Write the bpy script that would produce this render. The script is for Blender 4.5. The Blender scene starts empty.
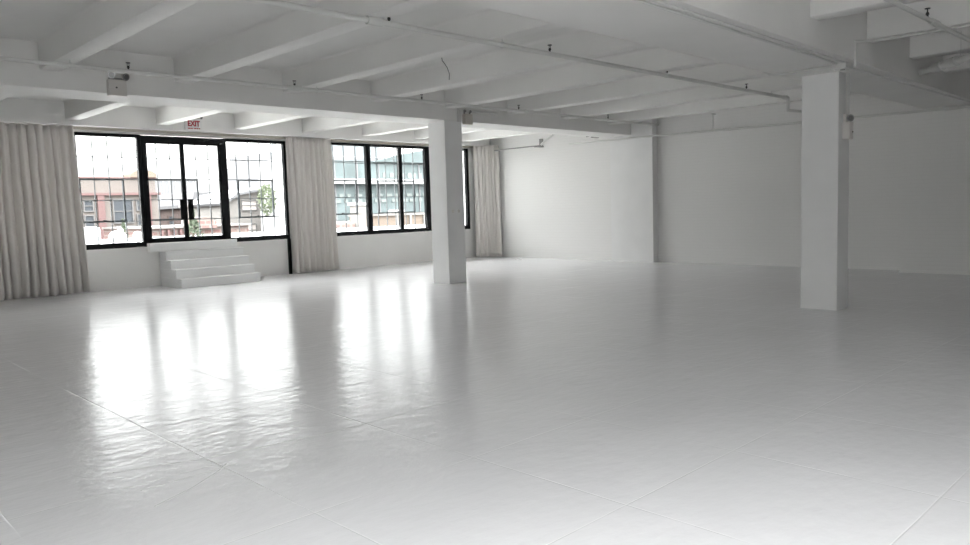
import bpy, bmesh, math, random
from mathutils import Vector, Matrix
C = bpy.context.scene.collection
sc = bpy.context.scene
rnd = random.Random(7)

# ------------------------------------------------------------------ materials
def mat(name, col, rough=.6, metal=0., spec=.5, coat=0., coat_rough=.1, bump=None, tint=None, translucent=0.):
    """bump=(scale, strength, distance) noise bump; tint=(scale, amount) gentle colour mottling."""
    m = bpy.data.materials.new(name); m.use_nodes = True
    nt = m.node_tree; b = nt.nodes['Principled BSDF']
    b.inputs['Base Color'].default_value = (*col, 1)
    b.inputs['Roughness'].default_value = rough
    b.inputs['Metallic'].default_value = metal
    b.inputs['Specular IOR Level'].default_value = spec
    b.inputs['Coat Weight'].default_value = coat
    b.inputs['Coat Roughness'].default_value = coat_rough
    tc = nt.nodes.new('ShaderNodeTexCoord')
    if tint:
        n = nt.nodes.new('ShaderNodeTexNoise'); n.inputs['Scale'].default_value = tint[0]; n.inputs['Detail'].default_value = 4
        nt.links.new(tc.outputs['Object'], n.inputs['Vector'])
        r = nt.nodes.new('ShaderNodeMapRange'); r.inputs['From Min'].default_value = .3; r.inputs['From Max'].default_value = .7
        r.inputs['To Min'].default_value = 1 - tint[1]; r.inputs['To Max'].default_value = 1
        nt.links.new(n.outputs['Fac'], r.inputs['Value'])
        v = nt.nodes.new('ShaderNodeVectorMath'); v.operation = 'SCALE'; v.inputs[0].default_value = col
        nt.links.new(r.outputs['Result'], v.inputs['Scale'])
        nt.links.new(v.outputs['Vector'], b.inputs['Base Color'])
    if bump:
        n = nt.nodes.new('ShaderNodeTexNoise'); n.inputs['Scale'].default_value = bump[0]; n.inputs['Detail'].default_value = 5
        nt.links.new(tc.outputs['Object'], n.inputs['Vector'])
        bp = nt.nodes.new('ShaderNodeBump'); bp.inputs['Strength'].default_value = bump[1]; bp.inputs['Distance'].default_value = bump[2]
        nt.links.new(n.outputs['Fac'], bp.inputs['Height']); nt.links.new(bp.outputs['Normal'], b.inputs['Normal'])
    if translucent:
        t = nt.nodes.new('ShaderNodeBsdfTranslucent'); t.inputs['Color'].default_value = (*col, 1)
        mx = nt.nodes.new('ShaderNodeMixShader'); mx.inputs['Fac'].default_value = translucent
        nt.links.new(b.outputs[0], mx.inputs[1]); nt.links.new(t.outputs[0], mx.inputs[2])
        nt.links.new(mx.outputs[0], nt.nodes['Material Output'].inputs['Surface'])
    return m

def brick_mat(name, c1, c2, cm, bw, bh, mortar, rough=.8, bump=0., axis='XZ'):
    m = mat(name, c1, rough); nt = m.node_tree; b = nt.nodes['Principled BSDF']
    tc = nt.nodes.new('ShaderNodeTexCoord'); sp = nt.nodes.new('ShaderNodeSeparateXYZ'); cb = nt.nodes.new('ShaderNodeCombineXYZ')
    nt.links.new(tc.outputs['Object'], sp.inputs[0])
    nt.links.new(sp.outputs[axis[0]], cb.inputs['X']); nt.links.new(sp.outputs[axis[1]], cb.inputs['Y'])
    br = nt.nodes.new('ShaderNodeTexBrick'); nt.links.new(cb.outputs[0], br.inputs['Vector'])
    br.inputs['Scale'].default_value = 1; br.inputs['Brick Width'].default_value = bw; br.inputs['Row Height'].default_value = bh
    br.inputs['Mortar Size'].default_value = mortar
    br.inputs['Color1'].default_value = (*c1, 1); br.inputs['Color2'].default_value = (*c2, 1); br.inputs['Mortar'].default_value = (*cm, 1)
    nt.links.new(br.outputs['Color'], b.inputs['Base Color'])
    if bump:
        bp = nt.nodes.new('ShaderNodeBump'); bp.inputs['Strength'].default_value = bump; bp.inputs['Distance'].default_value = .004; bp.invert = True
        nt.links.new(br.outputs['Fac'], bp.inputs['Height'])
        n = nt.nodes.new('ShaderNodeTexNoise'); n.inputs['Scale'].default_value = 2.2; n.inputs['Detail'].default_value = 6
        nt.links.new(tc.outputs['Object'], n.inputs['Vector'])
        b2 = nt.nodes.new('ShaderNodeBump'); b2.inputs['Strength'].default_value = .25; b2.inputs['Distance'].default_value = .02
        nt.links.new(n.outputs['Fac'], b2.inputs['Height']); nt.links.new(bp.outputs['Normal'], b2.inputs['Normal'])
        nt.links.new(b2.outputs['Normal'], b.inputs['Normal'])
    return m

def glass_mat(name, tint=(.95, .97, .97), refl=1.0):
    m = bpy.data.materials.new(name); m.use_nodes = True; nt = m.node_tree; nt.nodes.clear()
    o = nt.nodes.new('ShaderNodeOutputMaterial'); t = nt.nodes.new('ShaderNodeBsdfTransparent'); t.inputs['Color'].default_value = (*tint, 1)
    g = nt.nodes.new('ShaderNodeBsdfGlossy'); g.inputs['Roughness'].default_value = .02
    f = nt.nodes.new('ShaderNodeFresnel'); f.inputs['IOR'].default_value = 1.3
    mx = nt.nodes.new('ShaderNodeMixShader')
    nt.links.new(f.outputs[0], mx.inputs['Fac']); nt.links.new(t.outputs[0], mx.inputs[1]); nt.links.new(g.outputs[0], mx.inputs[2])
    nt.links.new(mx.outputs[0], o.inputs['Surface'])
    return m

def floor_mat():
    m = mat('floor_paint', (.66, .66, .675), .22, spec=.2)
    nt = m.node_tree; b = nt.nodes['Principled BSDF']; L = nt.links.new
    tc = nt.nodes.new('ShaderNodeTexCoord'); sp = nt.nodes.new('ShaderNodeSeparateXYZ'); L(tc.outputs['Object'], sp.inputs[0])
    def M(op, a, c=None, d=None):
        n = nt.nodes.new('ShaderNodeMath'); n.operation = op
        for i, v in enumerate((a, c, d)):
            if v is None: continue
            if isinstance(v, (int, float)): n.inputs[i].default_value = v
            else: L(v, n.inputs[i])
        return n.outputs[0]
    wob = nt.nodes.new('ShaderNodeTexNoise'); wob.inputs['Scale'].default_value = 1.3; wob.inputs['Detail'].default_value = 2; L(tc.outputs['Object'], wob.inputs['Vector'])
    w = M('MULTIPLY', M('SUBTRACT', wob.outputs['Fac'], .5), .018)
    def seam(coord, off, pitch=1.18, half=.007):
        s = M('ADD', M('ADD', coord, -off), w)
        f = M('ABSOLUTE', M('SUBTRACT', M('FRACT', M('ADD', M('DIVIDE', s, pitch), .5)), .5))
        return M('SUBTRACT', 1.0, M('MINIMUM', M('DIVIDE', M('MULTIPLY', f, pitch), half), 1.0))
    br = nt.nodes.new('ShaderNodeTexNoise'); br.inputs['Scale'].default_value = .9; br.inputs['Detail'].default_value = 3; L(tc.outputs['Object'], br.inputs['Vector'])
    gate = nt.nodes.new('ShaderNodeMapRange'); gate.inputs['From Min'].default_value = .38; gate.inputs['From Max'].default_value = .56
    gate.inputs['To Min'].default_value = .15; L(br.outputs['Fac'], gate.inputs['Value'])
    seams = M('MULTIPLY', M('MAXIMUM', seam(sp.outputs['X'], 2.07), seam(sp.outputs['Y'], 1.12)), gate.outputs['Result'])
    # torn and re-glued joints in the paint, raised a little
    def seg(a, c, half):
        ax, ay = a; dx, dy = c[0] - ax, c[1] - ay; l2 = dx * dx + dy * dy
        px = M('ADD', sp.outputs['X'], -ax); py = M('ADD', sp.outputs['Y'], -ay)
        t = M('MINIMUM', M('MAXIMUM', M('DIVIDE', M('ADD', M('MULTIPLY', px, dx), M('MULTIPLY', py, dy)), l2), 0.0), 1.0)
        ex = M('SUBTRACT', px, M('MULTIPLY', t, dx)); ey = M('SUBTRACT', py, M('MULTIPLY', t, dy))
        d = M('SQRT', M('ADD', M('MULTIPLY', ex, ex), M('MULTIPLY', ey, ey)))
        return M('SUBTRACT', 1.0, M('MINIMUM', M('DIVIDE', d, half), 1.0))
    crack = None
    for a, c in (((1.56, 5.02), (2.1, 4.83)), ((2.1, 4.83), (3.0, 4.68)), ((1.56, 4.55), (2.15, 4.56)), ((1.52, 4.24), (1.78, 4.36)), ((1.78, 4.36), (2.02, 4.52)),
                 ((2.02, 4.52), (2.12, 4.62)), ((3.0, 4.68), (4.2, 4.69)), ((6.9, 13.1), (7.5, 13.0))):
        s = seg(a, c, .009); crack = s if crack is None else M('MAXIMUM', crack, s)
    # broad unevenness of the boards + small ripples
    mp = nt.nodes.new('ShaderNodeMapping'); mp.inputs['Scale'].default_value = (1.0, 1.9, 1); L(tc.outputs['Object'], mp.inputs['Vector'])
    n1 = nt.nodes.new('ShaderNodeTexNoise'); n1.inputs['Scale'].default_value = 1.7; n1.inputs['Detail'].default_value = 3; L(mp.outputs[0], n1.inputs['Vector'])
    n2 = nt.nodes.new('ShaderNodeTexNoise'); n2.inputs['Scale'].default_value = 6.5; n2.inputs['Detail'].default_value = 6; L(mp.outputs[0], n2.inputs['Vector'])
    h = M('ADD', M('MULTIPLY', n1.outputs['Fac'], .006), M('MULTIPLY', n2.outputs['Fac'], .0047))
    h = M('ADD', h, M('MULTIPLY', seams, -.0028)); h = M('ADD', h, M('MULTIPLY', crack, .0035))
    bp = nt.nodes.new('ShaderNodeBump'); bp.inputs['Strength'].default_value = 1; bp.inputs['Distance'].default_value = 1; L(h, bp.inputs['Height'])
    L(bp.outputs['Normal'], b.inputs['Normal'])
    # fresh paint in the joints, scuffs between
    sc_ = nt.nodes.new('ShaderNodeTexNoise'); sc_.inputs['Scale'].default_value = .8; sc_.inputs['Detail'].default_value = 7; L(tc.outputs['Object'], sc_.inputs['Vector'])
    base = nt.nodes.new('ShaderNodeMix'); base.data_type = 'RGBA'
    base.inputs[6].default_value = (.78, .775, .795, 1); base.inputs[7].default_value = (.84, .835, .85, 1); L(sc_.outputs['Fac'], base.inputs[0])
    jm = nt.nodes.new('ShaderNodeMix'); jm.data_type = 'RGBA'; L(base.outputs[2], jm.inputs[6]); jm.inputs[7].default_value = (.97, .97, .97, 1)
    L(M('MULTIPLY', M('MAXIMUM', seams, crack), .8), jm.inputs[0]); L(jm.outputs[2], b.inputs['Base Color'])
    b.inputs['Roughness'].default_value = .19

    return m
FR0, FR1 = .22, .30

WHITE = (.90, .89, .875)
m_ceil = mat('ceiling_paint', (.89, .88, .86), .7, bump=(3, .3, .02), tint=(1.2, .05))
m_wall = mat('wall_paint', WHITE, .6, bump=(5, .25, .01), tint=(1.5, .04))
m_brickwall = brick_mat('painted_brick', (.87, .86, .845), (.865, .855, .84), (.85, .84, .825), .24, .08, .008, .6, .35, 'YZ')
m_col = mat('column_paint', (.89, .885, .88), .5, bump=(6, .2, .008), tint=(2, .04))
m_floor = floor_mat()
m_step = mat('step_paint', (.92, .92, .92), .45, bump=(8, .1, .005))
m_frame = mat('black_frame_metal', (.012, .013, .014), .6, spec=.15)
m_sash = mat('steel_sash_paint', (.05, .055, .06), .6, spec=.2)
m_lead = mat('grey_glazing_bar', (.13, .135, .14), .6, spec=.2)
m_glass = glass_mat('window_glass')
m_curtain = mat('curtain_cloth', (.84, .805, .775), .95, spec=.1, bump=(120, .2, .002), translucent=.07)
m_pipe = mat('white_pipe_paint', (.74, .735, .715), .45)
m_dark = mat('dark_metal', (.03, .03, .03), .4)
m_grey = mat('grey_metal', (.28, .28, .27), .4, .3)
m_plastic = mat('offwhite_plastic', (.74, .71, .68), .4)
m_lens = mat('lamp_lens', (.16, .16, .16), .1, spec=.8)
m_rim = mat('lamp_rim_metal', (.3, .3, .3), .3, .6)
m_sign = mat('sign_white', (.8, .79, .78), .4)
m_red = mat('sign_red', (.42, .015, .04), .4)
m_soffit_shade = mat('tan_soffit_shade', (.52, .48, .42), .6)  # soffit shadow put into the colour

# ------------------------------------------------------------------ mesh helpers
class MB:
    def __init__(s): s.bm = bmesh.new()
    def box(s, x0, x1, y0, y1, z0, z1, bevel=0.):
        r = bmesh.ops.create_cube(s.bm, size=1)
        M = Matrix.Translation(((x0+x1)/2, (y0+y1)/2, (z0+z1)/2)) @ Matrix.Diagonal((abs(x1-x0), abs(y1-y0), abs(z1-z0), 1))
        bmesh.ops.transform(s.bm, matrix=M, verts=r['verts'])
        if bevel:
            es = list({e for v in r['verts'] for e in v.link_edges})
            bmesh.ops.bevel(s.bm, geom=es, offset=bevel, segments=2, affect='EDGES', profile=.6)
        return s
    def cyl(s, p, q, r, r2=None, n=14, cap=True):
        p = Vector(p); q = Vector(q); d = q - p
        M = Matrix.Translation((p+q)/2) @ d.to_track_quat('Z', 'Y').to_matrix().to_4x4()
        bmesh.ops.create_cone(s.bm, cap_ends=cap, segments=n, radius1=r, radius2=r if r2 is None else r2, depth=d.length, matrix=M)
        return s
    def ball(s, p, r, sc_=(1, 1, 1), n=14):
        M = Matrix.Translation(p) @ Matrix.Diagonal((*sc_, 1))
        bmesh.ops.create_uvsphere(s.bm, u_segments=n, v_segments=max(6, n//2+2), radius=r, matrix=M); return s
    def tube(s, pts, r, n=12):
        for a, b in zip(pts, pts[1:]): s.cyl(a, b, r, n=n)
        for p in pts[1:-1]: s.ball(p, r*1.02, n=n)
        return s
    def prism(s, poly, axis, a, b):
        """poly: 2D points; axis 'Y' -> (x,z) extruded along Y, 'X' -> (y,z) along X, 'Z' -> (x,y) along Z."""
        def P(u, v, t): return {'Y': (u, t, v), 'X': (t, u, v), 'Z': (u, v, t)}[axis]
        A = [s.bm.verts.new(P(u, v, a)) for u, v in poly]; B = [s.bm.verts.new(P(u, v, b)) for u, v in poly]
        s.bm.faces.new(A); s.bm.faces.new(B[::-1]); n = len(poly)
        for i in range(n): s.bm.faces.new((A[i], B[i], B[(i+1) % n], A[(i+1) % n]))
        return s
    def hexa(s, pts):
        """8 corner points: 4 bottom loop then 4 top loop."""
        v = [s.bm.verts.new(p) for p in pts]
        for f in ((0, 1, 2, 3), (7, 6, 5, 4), (0, 4, 5, 1), (1, 5, 6, 2), (2, 6, 7, 3), (3, 7, 4, 0)): s.bm.faces.new([v[i] for i in f])
        return s
    def build(s, name, m, parent=None, smooth=False):
        bmesh.ops.recalc_face_normals(s.bm, faces=s.bm.faces)
        me = bpy.data.meshes.new(name); 
        if smooth:
            for f in s.bm.faces: f.smooth = True
        s.bm.to_mesh(me); s.bm.free()
        if smooth:
            try: me.set_sharp_from_angle(angle=math.radians(40))
            except Exception: pass
        me.materials.append(m)
        o = bpy.data.objects.new(name, me); C.objects.link(o)
        if parent:
            o.parent = parent; o.matrix_parent_inverse = Matrix.Translation(parent.location).inverted()
        return o
def empty(name, loc=(0, 0, 0)):
    o = bpy.data.objects.new(name, None); o.empty_display_size = .2; C.objects.link(o); o.location = loc
    return o
def tag(o, label=None, cat=None, group=None, kind=None):
    if label: o['label'] = label
    if cat: o['category'] = cat
    if group: o['group'] = group
    if kind: o['kind'] = kind
    return o
def struct(o): o['kind'] = 'structure'; return o
def ring(mb, x0, x1, z0, z1, y0, y1, l, r, b, t):
    if l: mb.box(x0, x0+l, y0, y1, z0, z1)
    if r: mb.box(x1-r, x1, y0, y1, z0, z1)
    if b: mb.box(x0+l, x1-r, y0, y1, z0, z0+b)
    if t: mb.box(x0+l, x1-r, y0, y1, z1-t, z1)
    return mb

# ------------------------------------------------------------------ room dimensions
XL, XR, YB, YW, ZS = -7.0, 17.78, -7.0, 18.15, 4.12
WT = .45                                # thickness of the window wall

# floor
struct(MB().box(XL-.3, XR+.3, YB-.3, YW+WT, -.3, 0).build('floor', m_floor))

# window wall, one mesh with its two long openings
def wall_with_openings(name, opens, x0, x1, y0, y1, ztop, m):
    mb = MB(); xs = x0
    for a, b, zb, zt in opens:
        mb.box(xs, a, y0, y1, 0, ztop); mb.box(a, b, y0, y1, 0, zb); mb.box(a, b, y0, y1, zt, ztop); xs = b
    mb.box(xs, x1, y0, y1, 0, ztop)
    return mb.build(name, m)
LO = (2.0, 10.45); RO = (11.55, 17.10)
struct(wall_with_openings('wall_window', [(LO[0], LO[1], .935, 3.54), (RO[0], RO[1], .935, 3.57)], XL-.3, XR, YW, YW+WT, ZS, m_wall))
# right wall with two piers under the girders
struct(MB().box(XR, XR+.3, YB, YW+WT, 0, ZS).build('wall_right', m_brickwall))
struct(MB().box(17.56, XR, 11.42, 12.80, 0, ZS).build('trim_1', m_col))
struct(MB().box(17.28, XR, 3.45, 5.22, 0, ZS).build('trim_2', m_brickwall))
# left wall and back wall (behind the camera), with unseen windows added to light this half of the loft
LWY = [(-6.4, -3.5), (-3.1, 0.0)]
mb = MB(); ys = YB
for a, b in LWY:
    mb.box(XL-.3, XL, ys, a, 0, ZS); mb.box(XL-.3, XL, a, b, 0, .6); mb.box(XL-.3, XL, a, b, 3.75, ZS); ys = b
mb.box(XL-.3, XL, ys, YW+WT, 0, ZS); struct(mb.build('wall_left', m_wall))
BWX = [(-6.6, -3.2), (-2.6, 1.6)]
mb = MB(); xs = XL-.3
for a, b in BWX:
    mb.box(xs, a, YB-.3, YB, 0, ZS); mb.box(a, b, YB-.3, YB, 0, .95); mb.box(a, b, YB-.3, YB, 3.5, ZS); xs = b
mb.box(xs, XR+.3, YB-.3, YB, 0, ZS); struct(mb.build('wall_back', m_wall))

# ceiling: slab, ribs and girders are one poured piece
ceil = struct(empty('ceiling', (5, 5, ZS)))
SK = (-4.4, 1.8, -2.6, -.2)              # unseen skylight, added behind the camera to brighten the near floor
MB().box(XL-.3, XR+.3, YB-.3, SK[2], ZS, ZS+.25).box(XL-.3, XR+.3, SK[3], YW+WT, ZS, ZS+.25).box(XL-.3, SK[0], SK[2], SK[3], ZS, ZS+.25).box(SK[1], XR+.3, SK[2], SK[3], ZS, ZS+.25).build('slab', m_ceil, ceil)
def girder(y0a, y0b, y1, zb, xa=XL, xb=XR):
    return MB().hexa([(xa, y0a, zb), (xb, y0b, zb), (xb, y1, zb), (xa, y1, zb), (xa, y0a, ZS), (xb, y0b, ZS), (xb, y1, ZS), (xa, y1, ZS)]).build('girder', m_ceil, ceil)
girder(12.1, 12.1, 12.95, 3.485)
girder(3.3, 3.86, 4.79, 3.345)
girder(-4.2, -4.2, -3.3, 3.40)
MB().box(XL, XR, 17.80, YW, 3.64, ZS).build('girder', m_ceil, ceil)
def rib(x0, w, y0, y1, zb, c=.045):
    arc = [(c*(1-math.sin(t)), c*(1-math.cos(t))) for t in (0, .35, .75, 1.15, math.pi/2)]
    left = [(x0-c+c*math.sin(t), ZS-c+c*math.cos(t)) for t in [i*math.pi/10 for i in range(6)]]   # quarter fillet, slab -> side
    left = [(x0-c*(1-math.sin(t)), ZS-c*(1-math.cos(t))) for t in [i*math.pi/10 for i in range(6)]]
    right = [(2*x0+w-u, v) for u, v in left][::-1]
    poly = left + [(x0, zb+.01), (x0+.012, zb), (x0+w-.012, zb), (x0+w, zb+.01)] + right
    # the fillet must curve inwards: keep it concave against the slab
    MB().prism(poly, 'Y', y0, y1).build('joist', m_ceil, ceil, smooth=True)
for k in range(-5, 8):
    x0 = 3.165 + 1.905*k
    rib(x0, .275, 12.95, 17.80, 3.74)
    rib(x0, .275, 4.79, 12.10, 3.74)
    rib(x0, .275, (0.0 if SK[0]-.3 < x0 < SK[1] else -3.3), 3.30+.56*(x0-XL)/(XR-XL)+.02, 3.66)
    rib(x0, .275, YB, -4.2, 3.66)

# columns
def column(x0, x1, y0, y1, z1, label):
    o = MB().box(x0, x1, y0, y1, 0, z1, .012).build('column', m_col)
    tag(o, label, 'column'); return o
column(10.77, 11.27, 12.12, 12.66, 3.487, 'square white painted column in the middle of the loft under the far girder')
column(11.00, 11.41, 4.13, 4.65, 3.347, 'square white column at right with conduits and a small emergency lamp on its side')

# ------------------------------------------------------------------ windows and doors
def muntins(parent, x0, x1, z0, z1, xs, zs, vent, y=18.40):
    mb = MB(); t = .02
    for x in xs: mb.box(x-t/2, x+t/2, y-.012, y+.012, z0, z1)
    for z in zs: mb.box(x0, x1, y-.012, y+.012, z-t/2, z+t/2)
    ring(mb, x0, x1, z0, z1, y-.02, y+.02, 0, 0, .03, .03)
    f = mb.build('glazing_bars', m_lead, parent)
    if vent:
        a, b, c, d = vent
        mv = MB(); ring(mv, a, b, c, d, y-.045, y+.015, .032, .032, .03, .03)
        v = mv.build('vent_sash', m_sash, parent)
        MB().box((a+b)/2-.035, (a+b)/2+.035, y-.075, y-.045, c, c+.05, .005).build('latch', m_dark, v)
ZT = 3.53
def window(name, x0, x1, l, r, xs, vent, zt=ZT, b=.12, t=.07, sx=None):
    w = struct(empty(name, ((x0+x1)/2, YW, .95)))
    mb = MB(); ring(mb, x0, x1, .94, zt, 18.13, 18.24, l, r, b, t); mb.build('frame', m_frame, w)
    MB().box(x0+l, x1-r, 18.175, 18.185, .94+b, zt-t).build('pane', m_glass, w)
    a, c = (sx or (x0, x1))
    muntins(w, a+.01, c-.01, .95, zt-.02, xs, [1.545, 2.035, 2.52, 3.02], vent)
    return w
window('window_1', LO[0], 6.71, .10, .075, [2.7, 3.05, 3.4, 3.75, 4.1, 4.45, 4.8, 5.09, 5.41, 5.74, 6.06, 6.37], (5.41, 6.37, 1.545, 2.52))
window('window_2', 8.74, LO[1], .05, .07, [8.84, 9.16, 9.50, 9.82, 10.16], (9.16, 10.16, 1.545, 2.52))
window('window_3', RO[0], 13.115, .10, .075, [11.78, 12.08, 12.44, 12.84], (11.78, 12.84, 1.545, 2.52), 3.56)
window('window_4', 13.115, 14.29, .075, .06, [13.59, 13.92, 14.25], None, 3.56)
window('window_5', 14.29, 15.345, .06, .09, [14.64, 14.99], None, 3.56)
window('window_6', 15.345, RO[1], .09, .10, [15.7, 16.05, 16.4, 16.75], None, 3.56)
# the large vent shared by the two middle lights
v = bpy.data.objects['window_4']
mv = MB(); ring(mv, 13.59, 14.99, 1.545, 2.52, 18.355, 18.415, .032, .032, .03, .03); vv = mv.build('vent_sash', m_sash, v)
MB().box(14.25, 14.33, 18.32, 18.355, 1.545, 1.60, .005).build('latch', m_dark, vv)
# double glazed door
d = struct(empty('door_1', (7.7, YW, 1.02)))
mb = MB(); ring(mb, 6.71, 8.74, .94, 3.52, 18.11, 18.25, .085, .12, .10, .13); mb.build('door_frame', m_frame, d)
for x0, x1, hx in ((6.795, 7.668, 7.585), (7.672, 8.62, 7.775)):
    lf = MB(); ring(lf, x0, x1, 1.04, 3.39, 18.13, 18.19, .045, .045, .09, .05); lf = lf.build('door_leaf', m_frame, d)
    MB().box(x0+.045, x1-.045, 18.155, 18.165, 1.13, 3.34).build('pane', m_glass, lf)
    h = MB().box(hx-.065, hx+.065, 18.06, 18.085, 1.54, 2.03, .008)
    for z in (1.62, 1.97): h.cyl((hx, 18.08, z), (hx, 18.14, z), .014)
    h.build('handle', m_frame, lf)
muntins(d, 6.72, 8.73, .95, 3.50, [7.15, 7.47, 7.79, 8.11, 8.42], [1.545, 2.035, 2.52, 3.02], (6.80, 8.12, 1.545, 2.52))
# shaded soffit over the window heads painted as a tan strip, white stool strip
struct(MB().box(LO[0]-.1, XR, 18.07, 18.15, 3.585, 3.64).build('soffit_shade_strip', m_soffit_shade))
struct(MB().box(10.37, 10.445, 18.09, 18.15, 0, .95).build('trim_4', m_frame))
# added left and back wall windows (out of the picture, to light the near half)
n = 7
for a, b in LWY:
    w = struct(empty('window_%d' % n, (XL, (a+b)/2, .60))); n += 1
    mb = MB(); 
    for y0, y1, z0, z1 in ((a, a+.06, .60, 3.75), (b-.06, b, .60, 3.75), (a, b, .60, .66), (a, b, 3.69, 3.75), ((a+b)/2-.03, (a+b)/2+.03, .60, 3.75)): mb.box(XL-.2, XL-.1, y0, y1, z0, z1)
    mb.build('frame', m_frame, w); MB().box(XL-.155, XL-.145, a+.06, b-.06, .66, 3.69).build('pane', m_glass, w)
for a, b in BWX:
    w = struct(empty('window_%d' % n, ((a+b)/2, YB, .95))); n += 1
    mb = MB()
    for x0, x1, z0, z1 in ((a, a+.06, .95, 3.5), (b-.06, b, .95, 3.5), (a, b, .95, 1.01), (a, b, 3.44, 3.5), ((a+b)/2-.03, (a+b)/2+.03, .95, 3.5)): mb.box(x0, x1, YB-.2, YB-.1, z0, z1)
    mb.build('frame', m_frame, w); MB().box(a+.06, b-.06, YB-.155, YB-.145, 1.01, 3.44).build('pane', m_glass, w)

w = struct(empty('window_%d' % n, ((SK[0]+SK[1])/2, (SK[2]+SK[3])/2, ZS))); mb = MB()  # skylight, added out of view to light the floor around the camera
for i in range(7):
    x = SK[0]+(SK[1]-SK[0])*i/6; mb.box(x-.03, x+.03, SK[2], SK[3], ZS+.12, ZS+.22)
mb.box(SK[0], SK[1], SK[2]-.03, SK[2]+.05, ZS+.12, ZS+.22).box(SK[0], SK[1], SK[3]-.05, SK[3]+.03, ZS+.12, ZS+.22)
mb.build('frame', m_frame, w); MB().box(SK[0], SK[1], SK[2], SK[3], ZS+.16, ZS+.17).build('pane', m_glass, w)

# ------------------------------------------------------------------ curtains
def curtain(tx0, tx1, bx0, bx1, seed, label, yc=17.965, folds=None, slope=0.):
    r = random.Random(seed); W = tx1-tx0
    folds = folds or max(4, int(W/.145)); NU = folds*14; NV = 26
    cuts = [0]
    for i in range(folds): cuts.append(cuts[-1]+r.uniform(.65, 1.4))
    tot = cuts[-1]; amp = [r.uniform(.6, 1.15) for _ in range(folds)]
    t = empty('curtain', ((tx0+tx1)/2, yc, 0)); tag(t, label, 'curtain')
    mb = MB(); G = []
    for j in range(NV+1):
        v = j/NV; z = 3.63 - v*(3.63-.025); row = []
        for i in range(NU+1):
            u = i/NU*tot; k = 0
            while k < folds-1 and cuts[k+1] < u: k += 1
            ph = (u-cuts[k])/(cuts[k+1]-cuts[k])
            a = (.05+.03*v)*amp[k]
            y = yc - a*(math.cos(2*math.pi*ph)+.28*math.cos(4*math.pi*ph+.6)) + .008*math.sin(7*v+k*1.7)
            y += .012*math.cos(4*math.pi*ph+k)*(1-v)
            x = (tx0+(tx1-tx0)*i/NU)*(1-v)+(bx0+(bx1-bx0)*i/NU)*v + .02*math.sin(2*math.pi*ph)*amp[k] + .012*math.sin(5*v+k)*v
            zz = z + (.012*math.sin(i*.37+seed) if j == NV else 0)
            row.append(mb.bm.verts.new((x, y-slope*i/NU, zz)))
        G.append(row)
    for j in range(NV):
        for i in range(NU): mb.bm.faces.new((G[j][i], G[j][i+1], G[j+1][i+1], G[j+1][i]))
    for f in mb.bm.faces: f.smooth = True
    me = bpy.data.meshes.new('cloth'); mb.bm.to_mesh(me); mb.bm.free(); me.materials.append(m_curtain)
    o = bpy.data.objects.new('cloth', me); C.objects.link(o); o.parent = t; o.matrix_parent_inverse = Matrix.Translation(t.location).inverted()
    s = o.modifiers.new('solid', 'SOLIDIFY'); s.thickness = .005
    h = MB().cyl((tx0+.02, yc, 3.615), (tx1-.02, yc-slope, 3.615), .014).build('header_tape', m_curtain, t)
    return t
curtain(2.55, 5.24, 2.50, 5.33, 3, 'widest greyish beige floor length curtain hanging at the far left of the window wall')
curtain(10.35, 11.74, 10.38, 11.80, 5, 'greyish beige pleated curtain hanging between the door side window and the right windows')
curtain(17.16, 17.66, 17.16, 17.66, 8, 'narrow greyish beige curtain hanging in the far corner beside the brick wall', folds=7, slope=.62)

# ------------------------------------------------------------------ steps up to the door
st = empty('steps', (7.85, 17.4, 0)); tag(st, 'white painted wooden steps leading up to the black glazed door', 'steps')
H = 1.02; n = 5; rise = H/n; fy = [16.92, 17.19, 17.46, 17.73]
for i, y in enumerate(fy):
    mb = MB().box(6.97, 8.90, y+.02, 18.12, rise*i, rise*(i+1)-.03)
    mb.build('riser', m_step, st)
    MB().box(6.96, 8.91, y, 18.12, rise*(i+1)-.03, rise*(i+1), .006).build('tread', m_step, st)
MB().box(6.70, 8.84, 17.93, 18.12, rise*4, H, .008).build('landing', m_step, st)

# ------------------------------------------------------------------ pipes, sprinklers, conduits
def sprinkler(parent, x, y, z):
    h = MB().cyl((x, y, z+.01), (x, y, z+.05), .012).cyl((x, y, z+.05), (x, y, z+.075), .02, .014)
    h.cyl((x-.014, y, z+.075), (x-.010, y, z+.115), .004, n=6).cyl((x+.014, y, z+.075), (x+.010, y, z+.115), .004, n=6)
    h.cyl((x, y, z+.112), (x, y, z+.12), .03, n=12)
    return h.build('sprinkler_head', m_dark, parent)
def pipe(name, pts, r, label, cat='pipe', heads=(), couplings=(), m=m_pipe, hangers=()):
    t = empty(name, pts[0]); tag(t, label, cat)
    MB().tube(pts, r).build('pipe_run', m, t, smooth=True)
    for h in heads: sprinkler(t, *h)
    for p, q in couplings: MB().cyl(p, q, r*1.45).build('coupling', m, t, smooth=True)
    for hx, hy, hz, top in hangers:
        MB().cyl((hx, hy, hz), (hx, hy, top), .006, n=8).cyl((hx-.012, hy, hz), (hx+.012, hy, hz), r*1.25, n=16).build('hanger', m, t, smooth=True)
    return t
Z1 = 3.67
pipe('sprinkler_pipe', [(XL, 11.2, Z1), (17.5, 11.2, Z1)], .030, 'white sprinkler pipe running along the front of the far girder past the middle column', heads=[(x, 11.2, Z1) for x in (4.05, 6.68, 9.4, 12.1, 15.3)],
     couplings=[((6.55, 11.2, Z1), (6.8, 11.2, Z1)), ((12.3, 11.2, Z1), (12.55, 11.2, Z1))], hangers=[(x, 11.2, Z1, 3.74) for x in (3.3, 7.1, 10.93, 14.74)])
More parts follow.
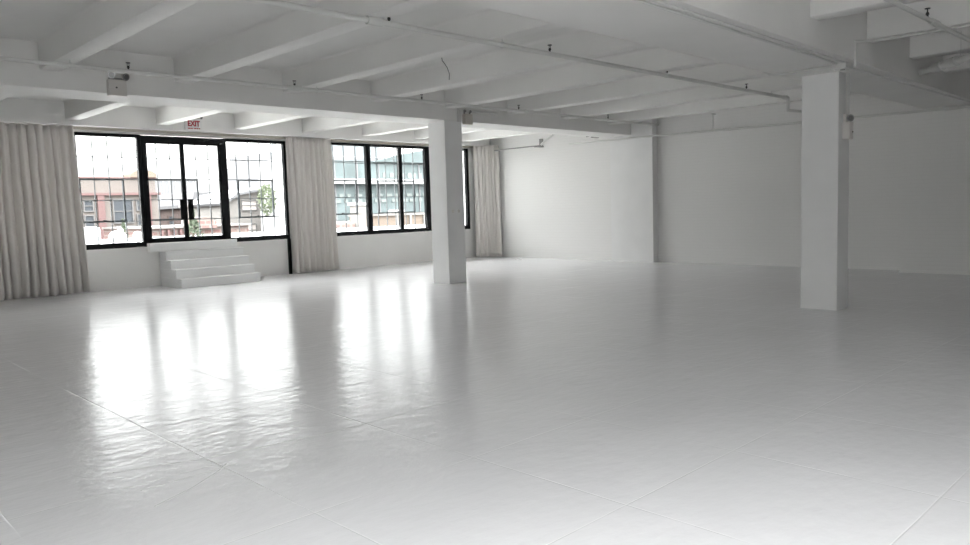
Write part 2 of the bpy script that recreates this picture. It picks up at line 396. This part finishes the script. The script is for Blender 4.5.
pipe('sprinkler_pipe', [(XL, 6.83, Z1), (15.5, 6.83, Z1), (15.5, 6.83, 3.42), (15.7, 6.6, 3.38)], .032, 'longest white sprinkler pipe crossing the ceiling in the bay between the two columns', heads=[(x, 6.83, Z1) for x in (5.3, 8.03, 10.95, 13.7)],
     couplings=[((5.0, 6.83, Z1), (5.2, 6.83, Z1)), ((15.3, 6.83, Z1), (15.44, 6.83, Z1))], hangers=[(x, 6.83, Z1, 3.74) for x in (3.3, 7.1, 10.93, 14.74)])
pipe('sprinkler_pipe', [(XL, 2.70, 3.585), (16.8, 2.70, 3.585)], .026, 'white sprinkler pipe at the upper right corner on the near side of the girder', heads=[(9.75, 2.70, 3.585), (12.6, 2.70, 3.585)],
     couplings=[((9.9, 2.70, 3.585), (10.15, 2.70, 3.585))], hangers=[(10.93, 2.70, 3.585, 3.66), (14.74, 2.70, 3.585, 3.66)])
pipe('wall_pipe', [(17.17, YB+.05, 3.28), (17.17, 5.5, 3.30), (17.42, 9.0, 3.355), (17.42, 13.6, 3.40), (17.60, 14.3, 3.42)], .028, 'white pipe running along the top of the right brick wall across both piers', 
     couplings=[((17.42, 9.1, 3.357), (17.42, 9.3, 3.36)), ((17.17, 4.2, 3.297), (17.17, 4.4, 3.298))])
MB().cyl((17.66, 9.7, 3.36), (17.66, 9.7, 3.80), .012).cyl((17.60, 9.7, 3.80), (17.78, 9.7, 3.80), .018).cyl((17.60, 9.7, 3.40), (17.78, 9.7, 3.40), .018).build('hanger', m_pipe, bpy.data.objects['wall_pipe'])
pipe('drain_pipe', [(13.45, 3.98, 3.50), (12.35, 2.88, 3.50), (11.2, 1.75, 3.50)], .05, 'thick white pipe running diagonally under the ceiling at the upper right', couplings=[((12.8, 3.33, 3.50), (12.95, 3.48, 3.50)), ((12.55, 3.08, 3.50), (12.7, 3.23, 3.50))], hangers=[(12.5, 3.03, 3.50, 3.9)])

# conduits on the near girder
def gf(x): return 3.3+.56*(x-XL)/(XR-XL)            # front edge of the near girder
for off, lab in ((.10, 'thin white conduit along the girder edge, nearer of the parallel pair'), (.19, 'thin white conduit along the girder edge, farther of the parallel pair')):
    t = MB().cyl((XL, gf(XL)+off, 3.33), (10.25, gf(10.25)+off, 3.33), .013).build('conduit', m_pipe, smooth=True); tag(t, lab, 'conduit')
pipe('conduit', [(9.75, 5.35, 3.80), (10.38, 4.83, 3.34), (10.38, 4.7, 3.325), (10.38, 3.9, 3.325)], .016, 'white conduit crossing under the girder from its far side to the junction box')
b_ = MB().box(10.28, 10.55, 3.78, 3.95, 3.27, 3.343, .006).build('junction_box', m_pipe); tag(b_, 'small white junction box under the girder edge above the right column', 'junction box')
MB().cyl((10.42, 3.87, 3.262), (10.42, 3.87, 3.27), .03).build('cover_screw', m_grey, b_)
pipe('conduit', [(10.33, 3.68, 3.27), (10.33, 3.68, 3.585), (10.6, 3.55, 3.61), (10.75, 3.3, 3.63), (10.82, -1.0, 3.63)], .017, 'white conduit rising from the girder face and turning along the ceiling rib')
pipe('conduit', [(10.55, 3.86, 3.31), (17.2, 3.80, 3.30)], .015, 'white conduit along the girder bottom to the right of the column')
pipe('conduit', [(11.2, 4.10, 3.345), (11.2, 4.10, 2.76)], .011, 'slim white conduit running down the side of the right column, nearer its corner')
pipe('conduit', [(11.27, 4.10, 3.345), (11.27, 4.10, 2.76)], .011, 'slim white conduit running down the side of the right column, farther from its corner')

# small emergency lamps
def lamp_head(parent, p, dirv, r=.045):
    p = Vector(p); dv = Vector(dirv).normalized()
    h = MB().cyl(p, p+dv*.06, r*.75, r).build('lamp_head', m_plastic, parent, smooth=True)
    MB().cyl(p+dv*.058, p+dv*.07, r*1.02).build('lamp_rim', m_rim, h, smooth=True)
    MB().cyl(p+dv*.069, p+dv*.074, r*.72).build('lens', m_lens, h, smooth=True)
    return h
e = empty('emergency_light', (4.18, 12.1, 3.45)); tag(e, 'off-white two-headed emergency light box mounted on the far girder at upper left', 'emergency light')
MB().box(4.04, 4.30, 12.0, 12.1, 3.44, 3.68, .012).build('housing', m_plastic, e)
MB().cyl((4.15, 11.99, 3.56), (4.15, 12.0, 3.56), .012).build('indicator', m_dark, e)
MB().box(4.06, 4.29, 12.035, 12.065, 3.68, 3.71, .004).build('bracket', m_grey, e)
lamp_head(e, (4.10, 12.04, 3.755), (-.25, -1, -.25), .055); lamp_head(e, (4.27, 12.04, 3.745), (.35, -1, -.35), .055)
e = empty('emergency_light', (11.24, 4.1, 2.42)); tag(e, 'small emergency lamp with white battery box on the side of the right column', 'emergency light')
MB().box(11.13, 11.27, 4.03, 4.13, 2.42, 2.66, .01).build('housing', m_plastic, e)
MB().box(11.16, 11.30, 4.09, 4.13, 2.66, 2.77, .006).build('back_plate', m_plastic, e)
lamp_head(e, (11.22, 4.08, 2.715), (-.75, -.7, -.12), .05)
MB().cyl((11.235, 4.02, 2.52), (11.235, 4.03, 2.52), .01).build('indicator', m_dark, e)
e = empty('control_box', (11.36, 12.0, 3.45)); tag(e, 'tan electrical box with valve gear on the girder just right of the middle column', 'electrical box')
MB().box(11.27, 11.49, 12.0, 12.1, 3.42, 3.64, .008).build('housing', mat('beige_box', (.62, .58, .53), .5), e)
for x in (11.29, 11.45):
    v_ = MB().cyl((x, 12.05, 3.64), (x, 12.05, 3.72), .018).ball((x, 12.03, 3.70), .032).build('valve', m_grey, e, smooth=True)
MB().cyl((11.12, 12.07, 3.47), (11.12, 12.07, 4.0), .018).cyl((11.18, 12.07, 3.47), (11.18, 12.07, 3.72), .012).build('riser_pipe', m_pipe, e, smooth=True)
MB().cyl((11.29, 12.05, 3.71), (12.3, 12.05, 3.71), .03).build('branch_pipe', m_pipe, e, smooth=True)

# hanging loose wire in front of the girder
cu = MB().tube([(8.52, 9.6, 4.125), (8.53, 9.6, 4.07), (8.58, 9.6, 4.03), (8.64, 9.6, 3.96), (8.68, 9.6, 3.87), (8.67, 9.6, 3.77)], .0055, 8)
tag(cu.build('hanging_wire', m_dark), 'short dark loose wire hanging from the ceiling left of the middle column', 'wire')

# exit sign
e = empty('exit_sign', (7.82, 17.8, 3.65)); tag(e, 'white exit sign with red letters and two lamp heads above the glazed door', 'exit sign')
MB().box(7.62, 8.02, 17.73, 17.80, 3.66, 3.93, .008).build('housing', m_sign, e)
def text_mesh(s, size, loc, m, parent, name, ext=.004, sx=1.):
    c = bpy.data.curves.new('t', 'FONT'); c.body = s; c.size = size; c.extrude = ext; c.align_x = 'CENTER'; c.align_y = 'CENTER'; c.offset = .006
    o = bpy.data.objects.new('t', c); me = bpy.data.meshes.new_from_object(o); bpy.data.objects.remove(o)
    M = Matrix.Translation(loc) @ Matrix.Rotation(math.pi/2, 4, 'X') @ Matrix.Diagonal((sx, 1, 1, 1)); me.transform(M); me.name = name
    me.materials.clear(); me.materials.append(m); b = bpy.data.objects.new(name, me); C.objects.link(b)
    b.parent = parent; b.matrix_parent_inverse = Matrix.Translation(parent.location).inverted(); return b
text_mesh('EXIT', .175, (7.82, 17.726, 3.80), m_red, e, 'lettering', sx=.82)
mb = MB()
for x0, x1 in ((7.68, 7.735), (7.745, 7.79), (7.82, 7.875), (7.885, 7.925), (7.94, 7.97)): mb.box(x0, x1, 17.724, 17.73, 3.682, 3.702)
mb.box(7.68, 7.97, 17.728, 17.73, 3.681, 3.684)
mb.build('small_red_lettering', m_red, e)
lamp_head(e, (7.68, 17.76, 3.975), (-.4, -1, -.3), .045); lamp_head(e, (7.98, 17.76, 3.975), (.4, -1, -.3), .045)
MB().box(7.64, 8.0, 17.74, 17.79, 3.93, 3.955, .004).build('bracket', m_grey, e)

# bracket and rod in the far corner, and smaller brackets near the first pier
e = empty('wall_bracket', (17.7, 16.5, 3.4)); tag(e, 'dark metal bracket and rod on the brick wall near the far corner curtain', 'bracket')
MB().tube([(17.55, 17.35, 3.46), (17.55, 15.35, 3.46)], .018).build('rod', m_grey, e)
MB().box(17.5, XR, 15.45, 15.60, 3.42, 3.46).box(17.72, XR, 15.47, 15.58, 3.46, 3.68).build('arm', m_grey, e)
MB().tube([(17.55, 15.35, 3.48), (17.5, 15.1, 3.60), (17.45, 14.75, 3.74)], .035).build('brace_pipe', m_pipe, e, smooth=True)
e = empty('pipe_bracket', (17.6, 13.3, 3.5)); tag(e, 'small dark pipe bracket on the brick wall just left of the pier', 'bracket')
MB().box(17.5, XR, 13.35, 13.42, 3.52, 3.58).cyl((17.52, 13.6, 3.57), (17.52, 13.0, 3.60), .018).cyl((17.52, 13.0, 3.64), (17.52, 13.0, 3.50), .02).build('arm', m_grey, e)
# small sockets on the column
for x, lab in ((10.93, 'left small round socket on the near face of the middle column'), (11.10, 'right small round socket on the near face of the middle column')):
    o = MB().cyl((x, 12.13, 1.56), (x, 12.118, 1.56), .035).cyl((x, 12.118, 1.56), (x, 12.114, 1.56), .02).build('wall_socket', m_plastic, smooth=True); tag(o, lab, 'socket')
o = MB().cyl((17.1, 15.9, 0), (17.1, 15.9, .012), .05).ball((17.0, 16.0, .008), .03, (1.6, 1, .4)).build('paper_scrap', m_sign, smooth=True); tag(o, 'small crumpled white scrap on the floor near the far corner', 'scrap')

# ------------------------------------------------------------------ outside
m_concrete = mat('terrace_concrete', (.72, .72, .71), .8, bump=(4, .2, .01))
m_ground = mat('street_asphalt', (0.054, 0.054, 0.056), .9)
m_beige = brick_mat('cream_brick', (0.116, 0.099, 0.090), (0.109, 0.093, 0.085), (0.112, 0.102, 0.095), .5, .16, .02)
m_pink = brick_mat('red_brick_pilaster', (0.102, 0.054, 0.053), (0.095, 0.050, 0.049), (0.102, 0.068, 0.065), .4, .16, .02)
m_brown = brick_mat('brown_brick', (0.078, 0.055, 0.049), (0.067, 0.049, 0.045), (0.078, 0.061, 0.057), .5, .16, .02)
m_rose = brick_mat('rose_pattern_brick', (0.126, 0.065, 0.061), (0.143, 0.102, 0.092), (0.159, 0.135, 0.122), .55, .28, .05)
m_roof = mat('roof_grey', (0.091, 0.089, 0.094), .8)
m_palegrey = mat('pale_grey_cladding', (0.131, 0.131, 0.137), .6)
m_bwin = mat('facade_window', (0.044, 0.049, 0.056), .4, spec=.2)
m_wframe = mat('facade_window_frame', (0.088, 0.085, 0.085), .6)
m_offg = mat('office_glass', (0.118, 0.145, 0.148), .4, spec=.2, tint=(.5, .45))
m_blind = mat('office_blind', (0.136, 0.156, 0.150), .7)
m_offl = mat('office_pale_glass', (0.135, 0.150, 0.159), .25, tint=(.3, .2))
m_white = mat('white_cladding', (.32, .32, .32), .5)
m_tanb = mat('tan_stone', (0.135, 0.105, 0.083), .8)
m_leaf = mat('leaf_green', (0.035, 0.052, 0.026), .7, tint=(3, .4))
m_bark = mat('bark', (0.044, 0.031, 0.022), .9)
m_cream = mat('cream_stone', (0.161, 0.152, 0.143), .8)

o = MB().box(-150, 250, 27, 420, -9.3, -9).build('street_ground', m_ground); tag(o, 'grey street level ground beyond the roof terrace', 'ground'); o['kind'] = 'structure'
o = MB().box(-8, 30, YW+WT, 26, .55, .86).build('roof_terrace', m_concrete); tag(o, 'pale concrete roof terrace outside the windows', 'terrace'); o['kind'] = 'structure'
pr = empty('terrace_railing', (8, 25.6, .86)); tag(pr, 'low white parapet and rail at the edge of the roof terrace', 'railing')
MB().box(-8, 30, 25.5, 25.75, .86, .98).build('parapet', m_white, pr)

def facade_windows(parent, y, wins, m=m_bwin, frame=m_wframe):
    for x0, x1, z0, z1 in wins:
        f = MB(); ring(f, x0, x1, z0, z1, y-.12, y+.1, .08, .08, .08, .08); 
        if z1-z0 > .6: f.box(x0, x1, y-.10, y, (z0+z1)/2-.03, (z0+z1)/2+.03)
        f = f.build('window', frame, parent); MB().box(x0+.06, x1-.06, y-.05, y+.1, z0+.06, z1-.06).build('pane', m, f)
# cream brick building with red pilasters
b = empty('brick_building', (18, 55, -9)); tag(b, 'cream brick building with red brick pilasters seen through the left window', 'building')
MB().box(-2, 21.3, 55, 68, -9, 3.35).box(-2, 21.3, 55.3, 68, 3.35, 4.42).build('wall', m_beige, b)
MB().box(-2.1, 21.45, 54.75, 68, 3.25, 3.42).box(-2.1, 21.4, 55.2, 68, 4.42, 4.52).build('cornice', m_pink, b)
poly = [(19.6, 4.5), (19.6, 4.75), (19.9, 4.95), (20.5, 5.05), (21.1, 4.95), (21.35, 4.75), (21.35, 4.5)]
MB().prism(poly, 'Y', 55.1, 56.5).build('parapet_arch', m_tanb, b)
for x in (-0.6, 2.6, 5.8, 9.0, 12.4, 14.3, 17.45, 20.55):
    MB().box(x-.22, x+.22, 54.78, 55.02, -9, 3.25).build('pilaster', m_pink, b)
facade_windows(b, 55, [(16.35, 17.0, 2.15, 2.95), (16.35, 17.0, 1.1, 1.95), (18.2, 19.55, 1.3, 3.0), (18.3, 19.6, .1, 1.15), (19.75, 20.2, 2.15, 2.95), (19.75, 20.2, 1.1, 1.95), (15.0, 15.7, 1.1, 2.9), (12.9, 13.8, 1.1, 2.9), (9.8, 11.6, 1.1, 2.9)])
MB().box(-2, 21.3, 54.8, 55, .55, .75).build('string_course', m_cream, b)
# pale grey tower block
b = empty('grey_building', (37, 90, -9)); tag(b, 'pale grey plain building rising behind the low brick roofs through the door glass', 'building')
MB().box(33, 39.5, 90, 104, -9, 6.05).build('wall', m_palegrey, b)
mb = MB()
for i in range(9): mb.box(33.4+i*.72, 33.48+i*.72, 89.94, 90, 3.3, 5.9)
mb.build('cladding_seam', m_white, b); MB().box(32.9, 39.6, 89.9, 104, 6.05, 6.2).build('coping', m_roof, b)
# low brown building
b = empty('brown_building', (29, 70, -9)); tag(b, 'low brown brick building with grey roof seen through the door glass', 'building')
MB().box(25.8, 30.8, 70, 80, -9, 2.35).build('wall', m_brown, b)
MB().prism([(25.6, 2.3), (30.9, 2.55), (30.9, 2.85), (25.6, 2.6)], 'Y', 69.6, 80).build('roof', m_roof, b)
facade_windows(b, 70, [(26.6, 27.2, .9, 1.8), (27.9, 28.5, .9, 1.8), (29.2, 29.8, .9, 1.8)], frame=m_brown)
b = empty('brown_building', (32, 72, -9)); tag(b, 'taller brown brick building with tall grey mansard roof right of the door middle', 'building')
MB().box(31.0, 33.9, 72, 84, -9, 2.55).build('wall', m_brown, b)
MB().prism([(30.9, 2.5), (34.0, 2.5), (33.7, 4.0), (31.3, 4.0)], 'Y', 71.8, 84).build('roof', m_roof, b)
facade_windows(b, 72, [(31.5, 32.0, 1.2, 2.1), (32.6, 33.1, 1.2, 2.1)], frame=m_brown)
# rose patterned building front
b = empty('rose_building', (19.5, 45, -9)); tag(b, 'rose and cream patterned low building with an arch behind the glazed door', 'building')
MB().box(16.9, 23.0, 45, 53, -9, .98).build('wall', m_rose, b)
MB().box(16.8, 23.1, 44.8, 53, .98, 1.10).build('coping', m_cream, b)
arc = [(19.2, .9)]+[(20.0-.8*math.cos(a), 1.05+.55*math.sin(a)) for a in [i*math.pi/12 for i in range(13)]]+[(20.8, .9)]
MB().prism(arc, 'Y', 44.7, 45.6).build('gable_arch', m_rose, b)
for i in range(5): MB().box(17.5+i*.36-.06, 17.5+i*.36+.06, 44.75, 45.02, .2, .9).build('pier', m_pink, b)
b = MB().box(19.38, 19.78, 46.0, 46.6, 1.10, 2.2).box(19.3, 19.86, 45.9, 46.7, 2.2, 2.35, .03).build('chimney', m_cream); tag(b, 'white chimney standing just right of the door handles', 'chimney')
# conifer on the terrace and pale rounded vents
def conifer(x, y, z, h, r, label, seed):
    t = empty('conifer', (x, y, z)); tag(t, label, 'tree'); rr = random.Random(seed)
    MB().cyl((x, y, z), (x, y, z+h*.4), r*.12).build('trunk', m_bark, t)
    mb = MB()
    for i in range(260):
        v = rr.random()**.8; a = rr.uniform(0, 6.28); q = r*(1-v)*rr.uniform(.4, 1.05); zz = z+h*(.1+.9*v)
        c = Vector((x+q*math.cos(a), y+q*math.sin(a), zz)); s = r*.22*rr.uniform(.6, 1.2)
        vs = [mb.bm.verts.new(c+Vector((rr.uniform(-s, s), rr.uniform(-s, s), rr.uniform(-s, s*1.2)))) for _ in range(4)]
        for f in ((0, 1, 2), (0, 2, 3), (0, 1, 3), (1, 2, 3)): mb.bm.faces.new([vs[k] for k in f])
    mb.build('foliage', m_leaf, t); return t
conifer(10.36, 24.0, .86, .95, .30, 'small dark conifer on the terrace behind the right door leaf', 1)
conifer(8.36, 24.4, .86, .75, .17, 'slim dark shrub between the white roof vents', 2)
o = MB().box(7.02, 7.50, 23.7, 24.3, .86, 1.40, .12).build('roof_vent', m_white, smooth=True); tag(o, 'square rounded white roof vent at the left end of the terrace', 'roof vent')
o = MB().cyl((8.03, 24, .86), (8.03, 24, 1.0), .2).ball((8.03, 24, 1.08), .25, (1, 1, .75)).ball((8.12, 24, 1.25), .09).build('roof_vent', m_white, smooth=True); tag(o, 'domed white roof vent with a knob left of the slim shrub', 'roof vent')
o = MB().cyl((8.62, 24, .86), (8.62, 24, .96), .05).ball((8.62, 24, 1.08), .14).build('globe_lamp', m_white, smooth=True); tag(o, 'white globe on a short stem right of the slim shrub', 'globe')
# pale house and tower right of the door
b = empty('pale_house', (31, 60, -9)); tag(b, 'pale house with gabled roof seen through the window right of the door', 'building')
MB().prism([(28.7, -9), (34.6, -9), (34.6, 3.4), (32.9, 3.85), (29.9, 3.3), (28.9, 2.6)], 'Y', 60, 67).build('wall', m_cream, b)
MB().prism([(28.6, 2.5), (29.8, 3.3), (32.9, 3.85), (34.8, 3.35), (34.8, 3.55), (32.9, 4.08), (29.7, 3.5), (28.5, 2.7)], 'Y', 59.7, 67).build('roof', m_palegrey, b)
facade_windows(b, 60, [(30.1, 31.55, 2.0, 2.9), (32.1, 33.1, 2.0, 2.9), (30.2, 31.4, -.2, .9), (32.4, 33.4, -.2, .6)], m=mat('taupe_glass', (.38, .35, .33), .3))
b = empty('far_tower', (67, 120, -9)); tag(b, 'pale high-rise tower at the edge of the curtain behind the house', 'building')
MB().box(66.0, 75, 120, 135, -9, 12.4).box(64.6, 66.0, 121, 135, -9, 10.3).build('wall', m_palegrey, b)
facade_windows(b, 120, [(66.4+i*1.3, 67.3+i*1.3, z, z+.7) for i in range(4) for z in (3, 4.6, 6.2, 7.8, 9.4, 11.0)], m=m_offl)
def leafy(x, y, z, h, r, label, seed):
    t = empty('leafy_tree', (x, y, z)); tag(t, label, 'tree'); rr = random.Random(seed)
    MB().cyl((x, y, z), (x, y, z+h*.7), .16, .08).build('trunk', m_bark, t)
    mb = MB()
    for i in range(900):
        a = rr.uniform(0, 6.28); b_ = math.acos(rr.uniform(-1, 1)); q = r*rr.uniform(.55, 1.05)
        c = Vector((x+q*math.sin(b_)*math.cos(a)*.6, y+q*math.sin(b_)*math.sin(a)*.6, z+h-r+q*math.cos(b_)*1.15)); s = .09*rr.uniform(.6, 1.3)
        vs = [mb.bm.verts.new(c+Vector((rr.uniform(-s, s), rr.uniform(-s, s), rr.uniform(-s, s)))) for _ in range(4)]
        for f in ((0, 1, 2), (0, 2, 3), (0, 1, 3), (1, 2, 3)): mb.bm.faces.new([vs[k] for k in f])
    mb.build('crown', mat('pale_leaf', (0.109, 0.134, 0.077), .7, tint=(2, .3)), t); return t
leafy(24.4, 45, -9, 12.6, .95, 'pale green tree in front of the pale house beside the curtain', 4)
# office building with glass bands
b = empty('office_building', (40, 50, -9)); tag(b, 'large office building with bluish glass bands filling the right windows', 'building')
MB().box(30.8, 66, 50.3, 58, -9, 6.0).build('core', m_white, b)
def band(z0, z1, m, dx, y=50, proud=.1):
    g = MB().box(30.8, 66, y, y+.3, z0, z1).build('glass_band', m, b)
    mb = MB(); x = 30.8
    while x < 66: mb.box(x-.05, x+.05, y-proud, y, z0, z1); x += dx
    mb.build('mullions', m_palegrey, g)
band(-8, -3, m_offg, 2.1); band(-2.4, .15, m_offg, 2.1); band(1.0, 3.8, m_offg, 2.1); band(4.25, 5.55, m_offg, 2.1); band(5.62, 5.95, m_offl, 2.1)
for z0, z1 in ((2.35, 2.62), (2.8, 3.05)):
    x = 31.3; 
    while x < 52:
        wd = rnd.uniform(.3, .75)
        MB().box(x, x+wd, 49.93, 50.0, z0, z1).build('blind', m_blind, b); x += wd+rnd.uniform(.2, .55)
x = 37.5
while x < 48:
    wd = rnd.uniform(.25, .5); MB().box(x, x+wd, 49.93, 50.0, 4.35, 4.75).build('blind', m_blind, b); x += wd+rnd.uniform(.2, .4)
MB().box(30.6, 66, 49.4, 50.3, 3.82, 4.22).box(30.6, 66, 49.6, 50.3, .2, .95).build('white_ledge', m_white, b)
MB().box(31.0, 38.4, 51.5, 56, 6.0, 7.3).build('upper_storey', m_offl, b)
MB().prism([(36.5, 5.6), (38.5, 6.1), (42.1, 6.75), (44.5, 6.3), (47, 6.2), (47, 5.6)], 'Y', 49.7, 56).build('roof_shape', m_offg, b)
b = empty('tan_building', (25, 30, -9)); tag(b, 'small tan stone building in front of the office seen left of the middle column', 'building')
MB().box(23.2, 29, 30, 34, -9, 1.38).build('wall', m_tanb, b); MB().box(23.1, 29.1, 29.9, 34, 1.38, 1.5).build('coping', m_cream, b)
for x in (23.25, 24.1, 25.0): MB().box(x-.06, x+.06, 29.9, 30, -2, 1.38).build('pilaster', m_cream, b)
o = MB().box(23.6, 24.2, 30.5, 31.1, 1.5, 1.66, .03).build('roof_vent', m_white); tag(o, 'small flat white roof vent on top of the tan building', 'roof vent')
b = empty('stone_pier', (19.8, 28, .2)); tag(b, 'cream stone pier with a cap standing outside the left of the right windows', 'pier')
MB().box(19.5, 20.0, 28, 28.5, -9, 1.9).build('shaft', m_cream, b); MB().box(19.42, 20.08, 27.9, 28.6, 1.9, 2.03, .02).build('cap', m_white, b)
o = MB().box(16.9, 19.45, 28.1, 28.6, -9, 1.15).build('garden_wall', m_rose); tag(o, 'low rose brick wall outside beside the cream stone pier', 'wall')

# ------------------------------------------------------------------ light: overcast sky through the windows, seen and added
w = bpy.data.worlds.new('World'); sc.world = w; w.use_nodes = True; nt = w.node_tree
bg = nt.nodes['Background']; tc = nt.nodes.new('ShaderNodeTexCoord'); sp = nt.nodes.new('ShaderNodeSeparateXYZ'); nt.links.new(tc.outputs['Generated'], sp.inputs[0])
cr = nt.nodes.new('ShaderNodeValToRGB'); nt.links.new(sp.outputs['Z'], cr.inputs[0])
cr.color_ramp.elements[0].position = 0; cr.color_ramp.elements[0].color = (.072, .0705, .069, 1)   # overcast: bright zenith, duller towards the horizon
e_ = cr.color_ramp.elements.new(.35); e_.color = (.235, .229, .225, 1)
cr.color_ramp.elements[1].position = 1; cr.color_ramp.elements[1].color = (1, .985, .975, 1)
nt.links.new(cr.outputs[0], bg.inputs['Color']); bg.inputs['Strength'].default_value = 9.0
def portal(name, loc, rot, sx, sy):
    l = bpy.data.lights.new(name, 'AREA'); l.shape = 'RECTANGLE'; l.size = sx; l.size_y = sy; l.cycles.is_portal = True
    o = bpy.data.objects.new(name, l); C.objects.link(o); o.location = loc; o.rotation_euler = rot
R90 = math.pi/2
portal('daylight_portal', ((LO[0]+LO[1])/2, 18.65, 2.25), (-R90, 0, 0), LO[1]-LO[0], 2.7)
portal('daylight_portal', ((RO[0]+RO[1])/2, 18.65, 2.25), (-R90, 0, 0), RO[1]-RO[0], 2.7)
portal('daylight_portal', (XL-.35, -3.2, 2.2), (0, -R90, 0), 3.2, 6.6)
portal('daylight_portal', ((SK[0]+SK[1])/2, (SK[2]+SK[3])/2, ZS+.4), (0, 0, 0), SK[1]-SK[0], SK[3]-SK[2])
portal('daylight_portal', (-2.5, YB-.35, 2.25), (R90, 0, 0), 8.4, 2.7)

# ------------------------------------------------------------------ camera
yaw, pitch, roll, F = .7737, -.0846, -.0297, 755.3
cy_, sy_ = math.cos(yaw), math.sin(yaw); cp, sp_ = math.cos(pitch), math.sin(pitch)
fwd = Vector((sy_*cp, cy_*cp, sp_)); right = Vector((cy_, -sy_, 0)); up = right.cross(fwd)
r2 = math.cos(roll)*right+math.sin(roll)*up; u2 = -math.sin(roll)*right+math.cos(roll)*up
cam = bpy.data.cameras.new('Camera'); co = bpy.data.objects.new('Camera', cam); C.objects.link(co)
co.matrix_world = Matrix(((r2.x, u2.x, -fwd.x, 0), (r2.y, u2.y, -fwd.y, 0), (r2.z, u2.z, -fwd.z, 1.6), (0, 0, 0, 1)))
cam.sensor_width = 36; cam.lens = 36*F/970; cam.clip_end = 1000; cam.clip_start = .05
sc.camera = co
vs = sc.view_settings; vs.view_transform = 'Standard'; vs.look = 'None'; vs.gamma = 1; vs.use_curve_mapping = False
vs.exposure = 1.7
